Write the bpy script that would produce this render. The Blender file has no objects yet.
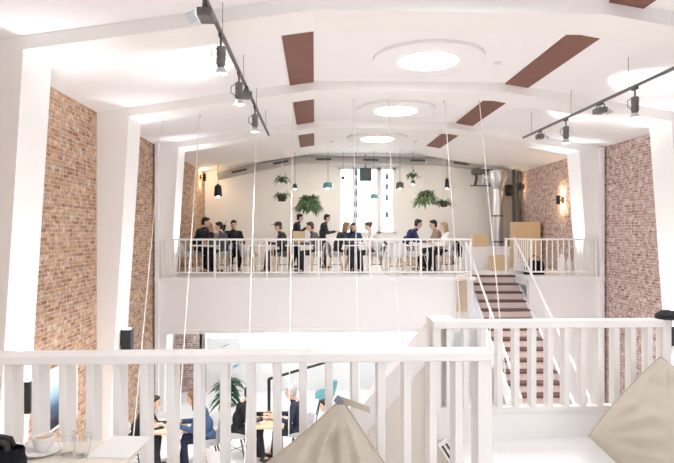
import bpy, bmesh, math, random
from mathutils import Vector, Matrix, Euler, noise
random.seed(7)
S = bpy.context.scene
COL = S.collection
PI = math.pi
# ------------------------------------------------------------------ camera model (the photograph's frame)
F = 560.0; YAW = math.radians(2.25); ZE = 3.70
def at(px, py, Y):
    """world point at depth Y (along the room) seen at photograph pixel px,py - used to lay out the plan"""
    a = math.atan((px - 337) / F) + YAW
    X = Y * math.tan(a)
    zc = Y * math.cos(YAW) + X * math.sin(YAW)
    return Vector((X, Y, ZE + (234 - py) / F * zc))
def ax(px, Y): return at(px, 234, Y).x
# levels
GZ, PZ, BZ = -0.40, 2.24, 2.67            # ground floor, camera platform, opposite balcony
XL, XR = -3.70, 6.87
BACK = 19.0
# ------------------------------------------------------------------ materials
MATS = {}
def mat(name, col, rough=.6, metal=0, var=.04, scale=12, bump=0, bscale=60, emit=None, estr=0, trans=0, alpha=None, spec=.5, ior=1.45, sheen=0):
    if name in MATS: return MATS[name]
    m = bpy.data.materials.new(name); m.use_nodes = True
    nt = m.node_tree; b = nt.nodes['Principled BSDF']
    b.inputs['Roughness'].default_value = rough; b.inputs['Metallic'].default_value = metal
    b.inputs['Specular IOR Level'].default_value = spec; b.inputs['IOR'].default_value = ior
    b.inputs['Transmission Weight'].default_value = trans
    c = (*col, 1)
    tc = nt.nodes.new('ShaderNodeTexCoord')
    if var > 0:
        n = nt.nodes.new('ShaderNodeTexNoise'); n.inputs['Scale'].default_value = scale; n.inputs['Detail'].default_value = 4
        nt.links.new(tc.outputs['Object'], n.inputs['Vector'])
        mx = nt.nodes.new('ShaderNodeMix'); mx.data_type = 'RGBA'
        mx.inputs[6].default_value = tuple(max(0, x * (1 - var)) for x in col) + (1,)
        mx.inputs[7].default_value = tuple(min(1, x * (1 + var)) for x in col) + (1,)
        nt.links.new(n.outputs['Fac'], mx.inputs[0]); nt.links.new(mx.outputs[2], b.inputs['Base Color'])
    else: b.inputs['Base Color'].default_value = c
    if bump > 0:
        n2 = nt.nodes.new('ShaderNodeTexNoise'); n2.inputs['Scale'].default_value = bscale; n2.inputs['Detail'].default_value = 5
        nt.links.new(tc.outputs['Object'], n2.inputs['Vector'])
        bp = nt.nodes.new('ShaderNodeBump'); bp.inputs['Strength'].default_value = bump; bp.inputs['Distance'].default_value = .01
        nt.links.new(n2.outputs['Fac'], bp.inputs['Height']); nt.links.new(bp.outputs['Normal'], b.inputs['Normal'])
    if emit:
        b.inputs['Emission Color'].default_value = (*emit, 1); b.inputs['Emission Strength'].default_value = estr
    if alpha is not None: b.inputs['Alpha'].default_value = alpha
    if sheen: b.inputs['Sheen Weight'].default_value = sheen
    MATS[name] = m; return m
def brick(name, c1, c2, mortar, wash, washlo, axis):
    m = bpy.data.materials.new(name); m.use_nodes = True; nt = m.node_tree; N = nt.nodes.new; L = nt.links.new
    b = nt.nodes['Principled BSDF']; b.inputs['Roughness'].default_value = .9; b.inputs['Specular IOR Level'].default_value = .2
    g = N('ShaderNodeNewGeometry'); sp = N('ShaderNodeSeparateXYZ'); cb = N('ShaderNodeCombineXYZ')
    L(g.outputs['Position'], sp.inputs[0]); L(sp.outputs[axis], cb.inputs[0]); L(sp.outputs[2], cb.inputs[1])
    br = N('ShaderNodeTexBrick'); L(cb.outputs[0], br.inputs['Vector'])
    br.inputs['Scale'].default_value = 1; br.inputs['Brick Width'].default_value = .20; br.inputs['Row Height'].default_value = .062
    br.inputs['Mortar Size'].default_value = .008; br.inputs['Mortar Smooth'].default_value = .25; br.inputs['Bias'].default_value = -.1
    br.inputs['Color1'].default_value = (*c1, 1); br.inputs['Color2'].default_value = (*c2, 1); br.inputs['Mortar'].default_value = (*mortar, 1)
    n = N('ShaderNodeTexNoise'); n.inputs['Scale'].default_value = 8.5; n.inputs['Detail'].default_value = 8; n.inputs['Roughness'].default_value = .85
    L(cb.outputs[0], n.inputs['Vector'])
    rp = N('ShaderNodeValToRGB'); rp.color_ramp.elements[0].position = washlo; rp.color_ramp.elements[1].position = washlo + .12
    L(n.outputs['Fac'], rp.inputs[0])
    mx = N('ShaderNodeMix'); mx.data_type = 'RGBA'; L(rp.outputs[0], mx.inputs[0]); L(br.outputs['Color'], mx.inputs[6]); mx.inputs[7].default_value = (*wash, 1)
    n2 = N('ShaderNodeTexNoise'); n2.inputs['Scale'].default_value = 3.5; n2.inputs['Detail'].default_value = 8; n2.inputs['Roughness'].default_value = .8; L(cb.outputs[0], n2.inputs['Vector'])
    mx2 = N('ShaderNodeMix'); mx2.data_type = 'RGBA'; mx2.blend_type = 'MULTIPLY'; mx2.inputs[0].default_value = .6
    L(mx.outputs[2], mx2.inputs[6]); L(n2.outputs['Fac'], mx2.inputs[7]); 
    ga = N('ShaderNodeGamma'); ga.inputs[1].default_value = .8; L(mx2.outputs[2], ga.inputs[0])
    L(ga.outputs[0], b.inputs['Base Color'])
    bp = N('ShaderNodeBump'); bp.inputs['Strength'].default_value = .5; bp.inputs['Distance'].default_value = .01
    inv = N('ShaderNodeMath'); inv.operation = 'SUBTRACT'; inv.inputs[0].default_value = 1; L(br.outputs['Fac'], inv.inputs[1])
    L(inv.outputs[0], bp.inputs['Height']); L(bp.outputs['Normal'], b.inputs['Normal'])
    return m
WHITE = mat('white_paint', (.86, .86, .87), .55, var=.02, scale=3)
PLASTER = mat('white_plaster', (.86, .85, .835), .8, var=.03, scale=2, bump=.15, bscale=25)
CEIL = mat('ceiling_plaster', (.87, .86, .87), .8, var=.015, scale=2)
GLOSSW = mat('gloss_white_wood', (.86, .84, .82), .35, var=.02, scale=6)
FLOORG = mat('pale_floor', (.80, .79, .78), .45, var=.05, scale=2.5)
FLOORP = mat('platform_floor', (.85, .84, .84), .5, var=.04, scale=9)
BRL = brick('brick_ochre', (.31, .115, .048), (.70, .37, .18), (.58, .45, .35), (.88, .79, .70), .50, 1)
BRR = brick('brick_red', (.31, .105, .065), (.65, .34, .25), (.68, .57, .52), (.92, .85, .82), .47, 1)
BRB = brick('brick_back', (.30, .125, .085), (.62, .37, .29), (.68, .57, .52), (.92, .85, .82), .47, 0)
BROWN = mat('brown_panel', (.21, .095, .07), .7, var=.12, scale=9)
STEPW = mat('dark_tread', (.13, .065, .06), .5, var=.2, scale=8)
RISER = mat('pink_riser', (.78, .67, .63), .7, var=.03)
GREY = mat('grey_metal', (.15, .145, .14), .5, .3, var=.1)
DKGREY = mat('dark_grey_metal', (.09, .09, .09), .45, .3, var=.1)
SILVER = mat('galvanised_duct', (.66, .69, .73), .32, .85, var=.08, scale=5)
BLACK = mat('black_paint', (.018, .018, .02), .5, var=.1)
BLACKF = mat('black_fabric', (.02, .02, .024), .9, var=.3, scale=20, bump=.3)
KRAFT = mat('kraft_card', (.66, .50, .32), .8, var=.05, scale=20)
WOOD = mat('pale_wood', (.68, .50, .33), .5, var=.12, scale=14)
SHELL = mat('white_shell_plastic', (.85, .85, .85), .35, var=0)
CERAM = mat('white_ceramic', (.86, .85, .83), .2, var=.01)
GLASS = mat('clear_glass', (1, 1, 1), .03, var=0, trans=1, ior=1.4)
LINEN = mat('beige_linen', (.50, .445, .365), .95, var=.05, scale=30, bump=.35, bscale=240, sheen=.2)
LINENSEAM = mat('beige_linen_piping', (.44, .39, .32), .95, var=.05, scale=30)
ROPE = mat('white_cord', (.74, .71, .69), .8, var=.05)
LEAF = mat('leaf_green', (.15, .25, .11), .55, var=.5, scale=9)
LEAFD = mat('leaf_dark', (.05, .12, .06), .55, var=.5, scale=9)
TERRA = mat('dark_clay_pot', (.10, .07, .055), .7, var=.2)
TEAL = mat('teal_enamel', (.12, .32, .34), .4, var=.1)
PAPER = mat('paper', (.86, .85, .83), .7, var=.01)
LENS = mat('lit_lens', (1, 1, 1), .4, var=0, emit=(1, .98, .95), estr=6)
DIFF = mat('lit_diffuser', (1, 1, 1), .4, var=0, emit=(.93, .96, 1), estr=13)
BULB = mat('warm_bulb', (1, .9, .7), .4, var=0, emit=(1, .72, .38), estr=14)
PANE = mat('bright_pane', (.9, .95, 1), .3, var=0, emit=(.86, .94, 1), estr=1.25)
TUBEL = mat('cool_tube', (1, 1, 1), .4, var=0, emit=(.82, .93, 1), estr=22)
# ------------------------------------------------------------------ mesh builder
class MB:
    def __init__(s): s.bm = bmesh.new()
    def _new(s, geo): return [g for g in geo if isinstance(g, bmesh.types.BMVert)]
    def box(s, c, d, rot=None, bev=0):
        r = bmesh.ops.create_cube(s.bm, size=1); vs = r['verts']
        bmesh.ops.scale(s.bm, vec=d, verts=vs)
        if bev:
            es = list({e for v in vs for e in v.link_edges})
            rr = bmesh.ops.bevel(s.bm, geom=es, offset=bev, segments=2, affect='EDGES', profile=.5)
            vs = list({v for f in rr['faces'] for v in f.verts} | {v for v in vs if v.is_valid})
        M = Matrix.Translation(c)
        if rot is not None: M = M @ (rot if isinstance(rot, Matrix) else Euler(rot).to_matrix().to_4x4())
        bmesh.ops.transform(s.bm, matrix=M, verts=vs); return s
    def bx(s, x0, x1, y0, y1, z0, z1, bev=0):
        return s.box(((x0+x1)/2, (y0+y1)/2, (z0+z1)/2), (x1-x0, y1-y0, z1-z0), None, bev)
    def ring(s, c, u, v, ru, rv, n):
        return [s.bm.verts.new(c + u * (ru * math.cos(2*PI*k/n)) + v * (rv * math.sin(2*PI*k/n))) for k in range(n)]
    def loft(s, rings, cap=True):
        for a, b in zip(rings, rings[1:]):
            n = len(a)
            for k in range(n): s.bm.faces.new((a[k], a[(k+1) % n], b[(k+1) % n], b[k]))
        if cap:
            s.bm.faces.new(rings[0][::-1]); s.bm.faces.new(rings[-1])
        return s
    def frame(s, d):
        d = Vector(d).normalized(); h = Vector((0, 0, 1)) if abs(d.z) < .95 else Vector((0, 1, 0))
        u = d.cross(h).normalized(); return u, d.cross(u).normalized() * -1
    def cyl(s, p0, p1, r0, r1=None, n=12):
        p0, p1 = Vector(p0), Vector(p1); u, v = s.frame(p1 - p0); r1 = r0 if r1 is None else r1
        return s.loft([s.ring(p0, v, u, r0, r0, n), s.ring(p1, v, u, r1, r1, n)])
    def tube(s, pts, r, n=8):
        pts = [Vector(p) for p in pts]; rings = []; pu = None
        for i, p in enumerate(pts):
            d = (pts[min(i+1, len(pts)-1)] - pts[max(i-1, 0)]).normalized()
            if pu is None: u, v = s.frame(d)
            else:
                u = (pu - d * pu.dot(d)).normalized(); v = u.cross(d).normalized() * -1
                v = d.cross(u)*-1
            pu = u; rr = r[i] if isinstance(r, (list, tuple)) else r
            rings.append(s.ring(p, v, u, rr, rr, n))
        return s.loft(rings)
    def caps(s, p0, p1, r0, r1, n=10):
        p0, p1 = Vector(p0), Vector(p1); d = p1 - p0; L = d.length
        if L < 1e-6: d = Vector((0, 0, 1))
        d.normalize(); u, v = s.frame(d); rings = []
        for k in range(1, 5):
            a = PI/2 * (1 - k/4.0 * .999); a = PI/2 * (1 - k/4); rings.append(s.ring(p0 - d * (r0 * math.sin(a)), v, u, r0 * math.cos(a), r0 * math.cos(a), n))
        for k in range(0, 4):
            a = PI/2 * k/4; rings.append(s.ring(p1 + d * (r1 * math.sin(a)), v, u, r1 * math.cos(a), r1 * math.cos(a), n))
        return s.loft(rings)
    def ell(s, c, r, rot=None, n=14, m=10):
        R = rot.to_3x3() if rot is not None else Matrix.Identity(3); c = Vector(c); rings = []
        for j in range(1, m):
            a = -PI/2 + PI*j/m
            rings.append([s.bm.verts.new(c + R @ Vector((r[0]*math.cos(a)*math.cos(2*PI*k/n), r[1]*math.cos(a)*math.sin(2*PI*k/n), r[2]*math.sin(a)))) for k in range(n)])
        return s.loft(rings)
    def lathe(s, prof, c=(0, 0, 0), n=24):
        c = Vector(c); rings = []
        for r, z in prof: rings.append([s.bm.verts.new(c + Vector((max(r, .0004)*math.cos(2*PI*k/n), max(r, .0004)*math.sin(2*PI*k/n), z))) for k in range(n)])
        return s.loft(rings)
    def prism(s, poly, axis, a, b):
        def P(p, t): return (p[0], t, p[1]) if axis == 1 else ((t, p[0], p[1]) if axis == 0 else (p[0], p[1], t))
        va = [s.bm.verts.new(P(p, a)) for p in poly]; vb = [s.bm.verts.new(P(p, b)) for p in poly]
        s.bm.faces.new(va); s.bm.faces.new(vb[::-1]); n = len(poly)
        for k in range(n): s.bm.faces.new((va[k], vb[k], vb[(k+1) % n], va[(k+1) % n]))
        return s
    def grid(s, fn, nu, nv, thick=0):
        g = [[s.bm.verts.new(fn(i/nu, j/nv)) for j in range(nv+1)] for i in range(nu+1)]
        fs = [s.bm.faces.new((g[i][j], g[i+1][j], g[i+1][j+1], g[i][j+1])) for i in range(nu) for j in range(nv)]
        if thick: bmesh.ops.solidify(s.bm, geom=fs, thickness=thick)
        return s
    def leaf(s, base, d, L, w, droop=.3):
        d = Vector(d).normalized(); side = d.cross(Vector((0, 0, 1)))
        side = side.normalized() if side.length > .01 else Vector((1, 0, 0))
        base = Vector(base); pts = []
        for t, ww in ((0, .1), (.35, 1), (.7, .75), (1, .05)):
            c = base + d * (L*t) - Vector((0, 0, droop*L*t*t)); pts.append((c - side*w*ww/2, c + Vector((0, 0, -.1*w*ww)), c + side*w*ww/2))
        V = [[s.bm.verts.new(p) for p in r] for r in pts]
        for a, b in zip(V, V[1:]):
            s.bm.faces.new((a[0], a[1], b[1], b[0])); s.bm.faces.new((a[1], a[2], b[2], b[1]))
        return s
    def mesh(s, name, m, smooth=False):
        bmesh.ops.recalc_face_normals(s.bm, faces=s.bm.faces[:])
        me = bpy.data.meshes.new(name); s.bm.to_mesh(me); s.bm.free()
        me.materials.append(m)
        if smooth:
            for p in me.polygons: p.use_smooth = True
            try: me.set_sharp_from_angle(angle=math.radians(40))
            except Exception: pass
        return me
    def build(s, name, m, parent=None, smooth=False, loc=None, label=None):
        return link(name, s.mesh(name, m, smooth), parent, loc, label)
def link(name, me, parent=None, loc=None, label=None):
    o = bpy.data.objects.new(name, me); COL.objects.link(o)
    if parent: o.parent = parent
    if loc is not None: o.location = loc
    if label: o['label'] = label
    return o
def tag(o, label, cat, group=None):
    o['label'] = label; o['category'] = cat; o['kind'] = 'thing'
    if group: o['group'] = group
    return o
def struct(o): o['kind'] = 'structure'; return o
def thing(name, label, cat, loc=(0, 0, 0), rz=0, group=None, sc=1):
    o = bpy.data.objects.new(name, None); COL.objects.link(o); o.empty_display_size = .1
    o.location = loc; o.rotation_euler = (0, 0, rz); o.scale = (sc,)*3
    return tag(o, label, cat, group)
def dup(root, loc, rz, label, group=None, sc=None):
    r = root.copy(); COL.objects.link(r); r.location = loc; r.rotation_euler = (0, 0, rz); r['label'] = label
    if group: r['group'] = group
    if sc: r.scale = (sc,)*3
    for ch in root.children:
        c = ch.copy(); COL.objects.link(c); c.parent = r
        for g in ch.children:
            d = g.copy(); COL.objects.link(d); d.parent = c
    return r
# ================================================================== SETTING
struct(MB().bx(XL-.15, XR+.15, 1.6, BACK+.1, GZ-.1, GZ).build('floor', FLOORG))
struct(MB().prism([(XL-.15, -3.2), (XR+.15, -3.2), (XR+.15, 2.4), (2.75, 2.4), (2.75, 4.02), (.95, 4.02), (.95, 2.56), (XL-.15, 2.56)], 2, PZ-.22, PZ).build('floor_platform', FLOORP))
struct(MB().bx(XL-.16, XL, -3.2, BACK+.1, GZ, 5.90).build('wall_left', BRL))
struct(MB().bx(XR, XR+.16, -3.2, BACK+.1, GZ, 5.90).build('wall_right', BRR))
wb = MB()   # back wall with the window opening
WX0, WX1, WZ0, WZ1 = ax(338, BACK), ax(396, BACK), 3.72, 5.95
wb.bx(XL, WX0, BACK, BACK+.15, GZ, 6.5).bx(WX1, XR, BACK, BACK+.15, GZ, 6.5).bx(WX0, WX1, BACK, BACK+.15, GZ, WZ0).bx(WX0, WX1, BACK, BACK+.15, WZ1, 6.5)
struct(wb.build('wall_back', PLASTER))
w1 = struct(MB().bx(WX0, WX1, BACK+.06, BACK+.08, WZ0, WZ1).build('window_1', PANE))
wf = MB()
for x in (WX0+.03, ax(355, BACK), ax(379, BACK), WX1-.03): wf.bx(x-.075, x+.075, BACK-.01, BACK+.05, WZ0, WZ1)
wf.bx(WX0, WX1, BACK-.01, BACK+.05, WZ0, WZ0+.06).bx(WX0, WX1, BACK-.01, BACK+.05, WZ1-.06, WZ1)
wf.build('pane_frame', WHITE, w1)
# rear wall behind the camera with three unseen tall openings added to let daylight in
rw = MB(); rw.bx(XL, XR, -3.2, -3.05, PZ, PZ+.9).bx(XL, XR, -3.2, -3.05, 5.3, 6.5)
for x0, x1 in ((XL, -2.6), (-.4, .4), (2.6, 3.4), (5.6, XR)): rw.bx(x0, x1, -3.2, -3.05, PZ+.9, 5.3)
struct(rw.build('wall_rear', PLASTER))
struct(MB().bx(XL, XR, 1.5, 1.62, GZ, PZ-.22).build('wall_under_platform', PLASTER))
# ceiling
KL, KR, ZK, ZLW = 0.0, 3.30, 6.34, 5.765
def ceil_z(x):
    if x < KL: return ZK - (KL-x) * (ZK-ZLW)/(KL-XL)
    if x > KR: return ZK - (x-KR) * (ZK-ZLW)/(XR-KR)
    return ZK
prof = [(XL-.2, ceil_z(XL-.2)), (KL, ZK), (KR, ZK), (XR+.2, ceil_z(XR+.2)), (XR+.2, 6.6), (XL-.2, 6.6)]
struct(MB().prism(prof, 1, -3.2, BACK+.15).build('ceiling', CEIL))
# portal frames
def frame_poly(cols=True):
    il, ir = XL+.54, XR-.58
    inner = [(il, 5.70), (KL, 6.18), (KR, 6.18), (ir, 5.69)]
    outer = [(XR+.02, ceil_z(XR)+.04), (KR, ZK+.05), (KL, ZK+.05), (XL-.02, ceil_z(XL)+.04)]
    if cols: return [(XL-.02, GZ), (XL+.20, GZ), (XL+.24, .9)] + inner + [(XR-.24, .9), (XR-.20, GZ), (XR+.02, GZ)] + outer
    return [(XL-.02, 5.62)] + inner + [(XR+.02, 5.62)] + outer
FY = [2.75, 6.2, 9.65, 13.1, 16.55]
for i, y in enumerate(FY[:4]):
    struct(MB().prism(frame_poly(i < 4), 1, y, y+.65).build('portal_frame', PLASTER))
# brown ceiling panels
BAYN = ['bay nearest the camera', 'first full bay', 'second bay', 'third bay above the diners']
for i in range(4):
    y0, y1 = FY[i]+.65, FY[i+1]
    for x0, x1, sd in ((-.43, -.02, 'left'), (3.32, 3.72, 'right')):
        if i == 0 and sd == 'left': continue
        a, b = ceil_z(x0), ceil_z(x1)
        tag(MB().prism([(x0, a-.022), (x1, b-.022), (x1, b+.02), (x0, a+.02)], 1, y0, y1).build('ceiling_strip', BROWN),
            f'brown strip on the {sd} of the ceiling in the {BAYN[i]}', 'ceiling panel', 'brown ceiling panels')
# round ceiling lights; the two nearest are unseen, added to brighten the foreground
for i, (y, t) in enumerate(((8.35, 'largest round white ceiling light between the first two beams'), (11.75, 'middle round white ceiling light between the outer two'),
                            (15.25, 'smallest round ceiling light above the diners'),
                            (4.9, 'added unseen round ceiling light over the near railing'), (1.45, 'added unseen round ceiling light over the front table'))):
    r = thing('ceiling_light', t, 'ceiling light', (1.70, y, ZK), 0, 'round ceiling lights')
    MB().lathe([(.50, -.055), (.80, -.06), (.83, -.045), (.83, .01), (.50, .01)], n=48).build('ring', CEIL, r, True)
    MB().lathe([(.001, -.075), (.25, -.07), (.42, -.06), (.49, -.045), (.49, 0), (.001, 0)], n=40).build('diffuser', DIFF, r, True)
for px, py in ((498, 62), (332, 141), (416, 141)):
    X, Y = 0, 8.0
    for _ in range(30):
        p = at(px, py, Y); Y += (ceil_z(p.x) - p.z) * 3.0
        Y = min(max(Y, 5), 16)
    p = at(px, py, Y); z = ceil_z(p.x)
    tag(MB().lathe([(.001, -.05), (.035, -.05), (.05, -.03), (.055, 0), (.001, 0)], n=16).build('smoke_detector', WHITE, None, True, (p.x, p.y, z)),
        {498: 'small white smoke detector right of the largest ceiling light', 332: 'small smoke detector left of the smallest ceiling light', 416: 'small smoke detector right of the smallest ceiling light'}[px], 'smoke detector')
# ------------------------------------------------------------------ balcony opposite
BY = 13.1
struct(MB().prism([(XL+.01, BY+.11), (3.70, BY+.11), (3.70, 14.01), (5.05, 14.01), (5.05, BY+.11), (XR-.01, BY+.11), (XR-.01, BACK-.01), (XL+.01, BACK-.01)], 2, BZ-.2, BZ).build('floor_balcony', FLOORG))
struct(MB().bx(XL+.06, 3.72, BY-.06, BY+.12, 1.46, BZ-.05).bx(XL+.02, 3.78, BY-.13, BY+.14, BZ-.05, BZ+.02).bx(XL+.06, 3.72, BY-.09, BY+.12, 1.40, 1.50).build('wall_parapet_left', WHITE))
struct(MB().bx(5.06, XR-.06, BY-.06, BY+.12, GZ, BZ-.05).bx(5.0, XR-.02, BY-.13, BY+.14, BZ-.07, BZ+.02).build('wall_parapet_right', WHITE))
struct(MB().bx(3.72, 5.05, 14.0, 14.08, GZ, BZ-.2).build('wall_stair', WHITE))
struct(MB().bx(XL+.04, XL+.12, BY-.16, BY-.02, GZ, 5.78).build('trim_1', WHITE))
struct(MB().bx(XR-.13, XR-.05, BY-.16, BY-.02, GZ, 5.75).build('trim_2', WHITE))
# wall under the balcony with a glowing panel added to light the lower floor
LY = 14.7
struct(MB().bx(XL, XR, LY, LY+.1, GZ, BZ-.2).build('wall_lower_back', PLASTER))
glow_low = struct(MB().bx(-2.98, 3.3, LY-.03, LY-.01, .55, 1.45).build('lower_glow_panel', PANE))
glow_low_rim = MB().bx(-2.99, 3.36, LY-.05, LY, .49, .55).bx(-2.99, 3.36, LY-.05, LY, 1.45, 1.51)
for x in (-2.96, -1.6, -.2, 1.2, 2.3, 3.33): glow_low_rim.bx(x-.03, x+.03, LY-.05, LY, .5, 1.5)
glow_low_rim.build('pane_frame', WHITE, glow_low)
struct(MB().bx(ax(176, LY), ax(206, LY), LY-.05, LY, GZ, 1.50).build('wall_brick_pier', BRB))
# railings
def bar_rail(name, label, loc_y, x0, x1, pitch=.13, posts=1.3):
    r = thing(name, label, 'railing', (x0, loc_y, BZ+.02))
    W = x1-x0
    MB().bx(0, W, -.03, .03, .86, .905, .008).build('top_rail', GLOSSW, r)
    MB().bx(0, W, -.02, .02, .10, .135).build('bottom_rail', GLOSSW, r)
    nb = int(W/pitch); me = MB().bx(-.011, .011, -.011, .011, .13, .87).mesh('baluster', GLOSSW)
    npst = max(1, round(W/posts)); pm = MB().bx(-.024, .024, -.024, .024, 0, .87).mesh('post', GLOSSW)
    px = [k*W/npst for k in range(npst+1)]; px[0] += .024; px[-1] -= .024
    for x in px: link('post', pm, r, (x, 0, 0))
    for k in range(1, nb):
        x = k*W/nb
        if min(abs(x-q) for q in px) > .05: link('baluster', me, r, (x, 0, 0))
    return r
bar_rail('balcony_railing', 'long white railing along the balcony in front of the diners', BY-.05, ax(163, BY), 3.68)
rr_ = bar_rail('balcony_railing', 'short white railing right of the stair top in front of white canisters', BY-.05, 5.08, ax(597, BY-.05))
MB().bx(-.03, .03, .03, 1.0, .86, .905, .008).bx(-.26, .03, .94, 1.0, .86, .905, .008).build('return_rail', GLOSSW, rr_)
MB().bx(-.02, .02, .03, .99, .10, .135).build('bottom_rail', GLOSSW, rr_)
for k in range(1, 7): MB().bx(-.011, .011, k*.14-.011, k*.14+.011, .13, .87).build('baluster', GLOSSW, rr_)
for x in (-.24, 0): MB().bx(x-.024, x+.024, .946, .994, -.02, .87).build('post', GLOSSW, rr_)
# stair
st = thing('staircase', 'white staircase with dark treads up to the balcony', 'staircase', (4.44, 13.8, GZ))
NS, RI, TR = 17, (BZ-GZ)/17, .24
for k in range(NS):
    z = (BZ-GZ) - k*RI; y = -k*TR
    MB().bx(-.56, .56, y-.03, y+TR, z-.045, z, .008).build('tread', STEPW, st)
    if k < NS: MB().bx(-.54, .54, y-.005+.0, y+.02, z-RI, z-.045).build('riser', RISER, st)
for sx in (-.60, .60):
    y1 = -(NS-1)*TR
    MB().prism([(.22, BZ-GZ+.02), (.22, BZ-GZ-.45), (y1-.05, 0), (y1-.24, 0), (y1-.24, .12)], 0, sx-.03, sx+.03).build('stringer', WHITE, st)
for sx, ya, yb in ((-.69, -.1, -3.75), (.57, .1, -3.75)):
    h = lambda y: (BZ-GZ) + y*.75*RI/.18 + .86
    rl = MB().tube([(sx, ya, h(ya)), (sx, yb, h(yb))], .026, 8).build('handrail', GLOSSW, st, True)
    for yy in (ya, (ya+yb)/2, yb): MB().cyl((sx, yy, h(yy)-.86), (sx, yy, h(yy)), .016, n=8).build('handrail_post', GLOSSW, rl)
# ------------------------------------------------------------------ foreground railings (slats stand edge on)
def slat_rail(name, label, x0, x1, y, d, ztop, bt, pitch, sw, zbot, endpost=True, kick=None):
    r = thing(name, label, 'railing', (x0, y, PZ)); W = x1-x0
    MB().bx(0, W, -.01, d, ztop-PZ-bt, ztop-PZ, .006).build('top_board', GLOSSW, r)
    MB().bx(0, W, .01, d-.01, zbot-PZ, zbot-PZ+.035).build('bottom_rail', GLOSSW, r)
    me = MB().bx(-sw/2, sw/2, .005, d-.005, zbot-PZ+.03, ztop-PZ-bt, .003).mesh('baluster', GLOSSW)
    x = W-.035
    if endpost:
        MB().bx(W-.066, W-.002, 0, d-.002, 0, ztop-PZ-bt, .004).build('end_post', GLOSSW, r); x = W-.035-pitch
    while x > .02:
        link('baluster', me, r, (x, 0, 0)); x -= pitch
    MB().bx(.001, .06, .002, d-.004, 0, ztop-PZ-bt, .004).build('end_post', GLOSSW, r)
    if kick: MB().bx(.06, W-.07, .02, d-.01, 0, zbot-PZ).build('kick_panel', PLASTER, r)
    return r
NY = 2.40
slat_rail('slat_railing', 'nearest white slatted railing with a wide flat top board', -3.40, .771, NY, .11, 3.19, .04, .1125, .033, PZ+.08)
FYR = 3.93
fx0, fx1 = ax(433, FYR), ax(672, FYR)
slat_rail('slat_railing', 'white slatted railing behind the grey beanbag on the right', fx0+.0, fx1, FYR, .09, 3.085, .055, .1215, .040, 2.43, True, True)
# solid side of the stair going down left from the platform
sp = thing('stair_side', 'cream solid stair side with sloping white cap behind the near railing', 'stair side', (0, FYR+.1, GZ))
P = lambda px, py: (lambda v: (v.x, v.z-GZ))(at(px, py, FYR+.1))
p1, p2, p3 = P(432, 322), P(367, 401), P(451, 322)
sl = (p1[1]-p2[1])/(p1[0]-p2[0]); xe = p1[0] - (p1[1]-.12)/sl
cap_h = .235
MB().prism([(p3[0], 0), (p3[0], p1[1]), (p1[0], p1[1]), (p1[0], p1[1]-cap_h), (xe+.15, .12), (xe+.15, 0)], 1, .02, .09).build('side_panel', mat('cream_paint', (.80, .755, .70), .7, var=.03, scale=4), sp)
MB().prism([(p1[0], p1[1]+.0), (p1[0], p1[1]-cap_h), (xe, .12-.1), (xe, .22)], 1, -.035, .12).build('cap', GLOSSW, sp)
MB().bx(p1[0]-.02, p3[0]+.01, -.03, .12, p1[1], p1[1]+.03).build('newel_cap', GLOSSW, sp)
# ================================================================== lamps
def track(px_a, py_a, X, Z, y0, y1, label):
    r = thing('track_rail', label, 'track rail', (X, y0, Z))
    MB().bx(-.018, .018, 0, y1-y0, -.018, .018).build('rail', GREY, r)
    y = .4
    while y < y1-y0:
        MB().cyl((0, y, .018), (0, y, ceil_z(X)-Z), .004, n=6).build('suspension_rod', GREY, r); y += 1.75
    return r
TLX, TLZ = -.99, 5.82
TRX, TRZ = 4.37, 5.72
track(0, 0, TLX, TLZ, 3.9, 12.05, 'dark lighting track hung on the left of the ceiling')
track(0, 0, TRX, TRZ, 5.5, 11.6, 'grey lighting track hung on the right of the ceiling')
def ydepth(X, px): return X / math.tan(math.atan((px-337)/F) + YAW)
SPOTS = MB
def spot_lamp(X, Z, Y, L, label, first=[None]):
    g = 'hanging spot lamps'
    if first[0] is None:
        r = thing('spot_lamp', label, 'spot lamp', (X, Y, Z-.018), 0, g)
        MB().bx(-.02, .02, -.06, .06, -.035, 0, .004).build('track_clip', DKGREY, r)
        MB().cyl((0, 0, -.16), (0, 0, -.03), .012, n=8).build('stem', DKGREY, r)
        bd = MB().lathe([(.001, -.13), (.045, -.13), (.05, -.14), (.05, -.22), (.046, -.225), (.046, -.24), (.05, -.245), (.05, -.32), (.04, -.33), (.04, -.35), (.001, -.35)], n=18).build('housing', GREY, r, True)
        MB().tube([(-.05, 0, -.15), (-.10, 0, -.18), (-.105, 0, -.26), (-.05, 0, -.30)], .006, 6).build('cable', GREY, bd)
        MB().lathe([(.03, -.35), (.075, -.42), (.08, -.42), (.035, -.345)], n=20).build('reflector', SILVER, r, True)
        MB().lathe([(.001, -.405), (.04, -.41), (.068, -.413), (.066, -.408), (.001, -.40)], n=18).build('lens', LENS, r, True)
        first[0] = r; return r
    return dup(first[0], (X, Y, Z-.018), 0, label, g)
for px, t in ((221, 'large left spot lamp hanging nearest on the dark track'), (239, 'middle left spot lamp on the dark track'), (255, 'farthest left spot lamp at the track end')):
    spot_lamp(TLX, TLZ, ydepth(TLX, px), 0, t)
for px, t in ((635, 'nearest right spot lamp hanging from the grey track'), (566, 'farther right spot lamp hanging from the grey track')):
    spot_lamp(TRX, TRZ, ydepth(TRX, px), 0, t)
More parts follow.
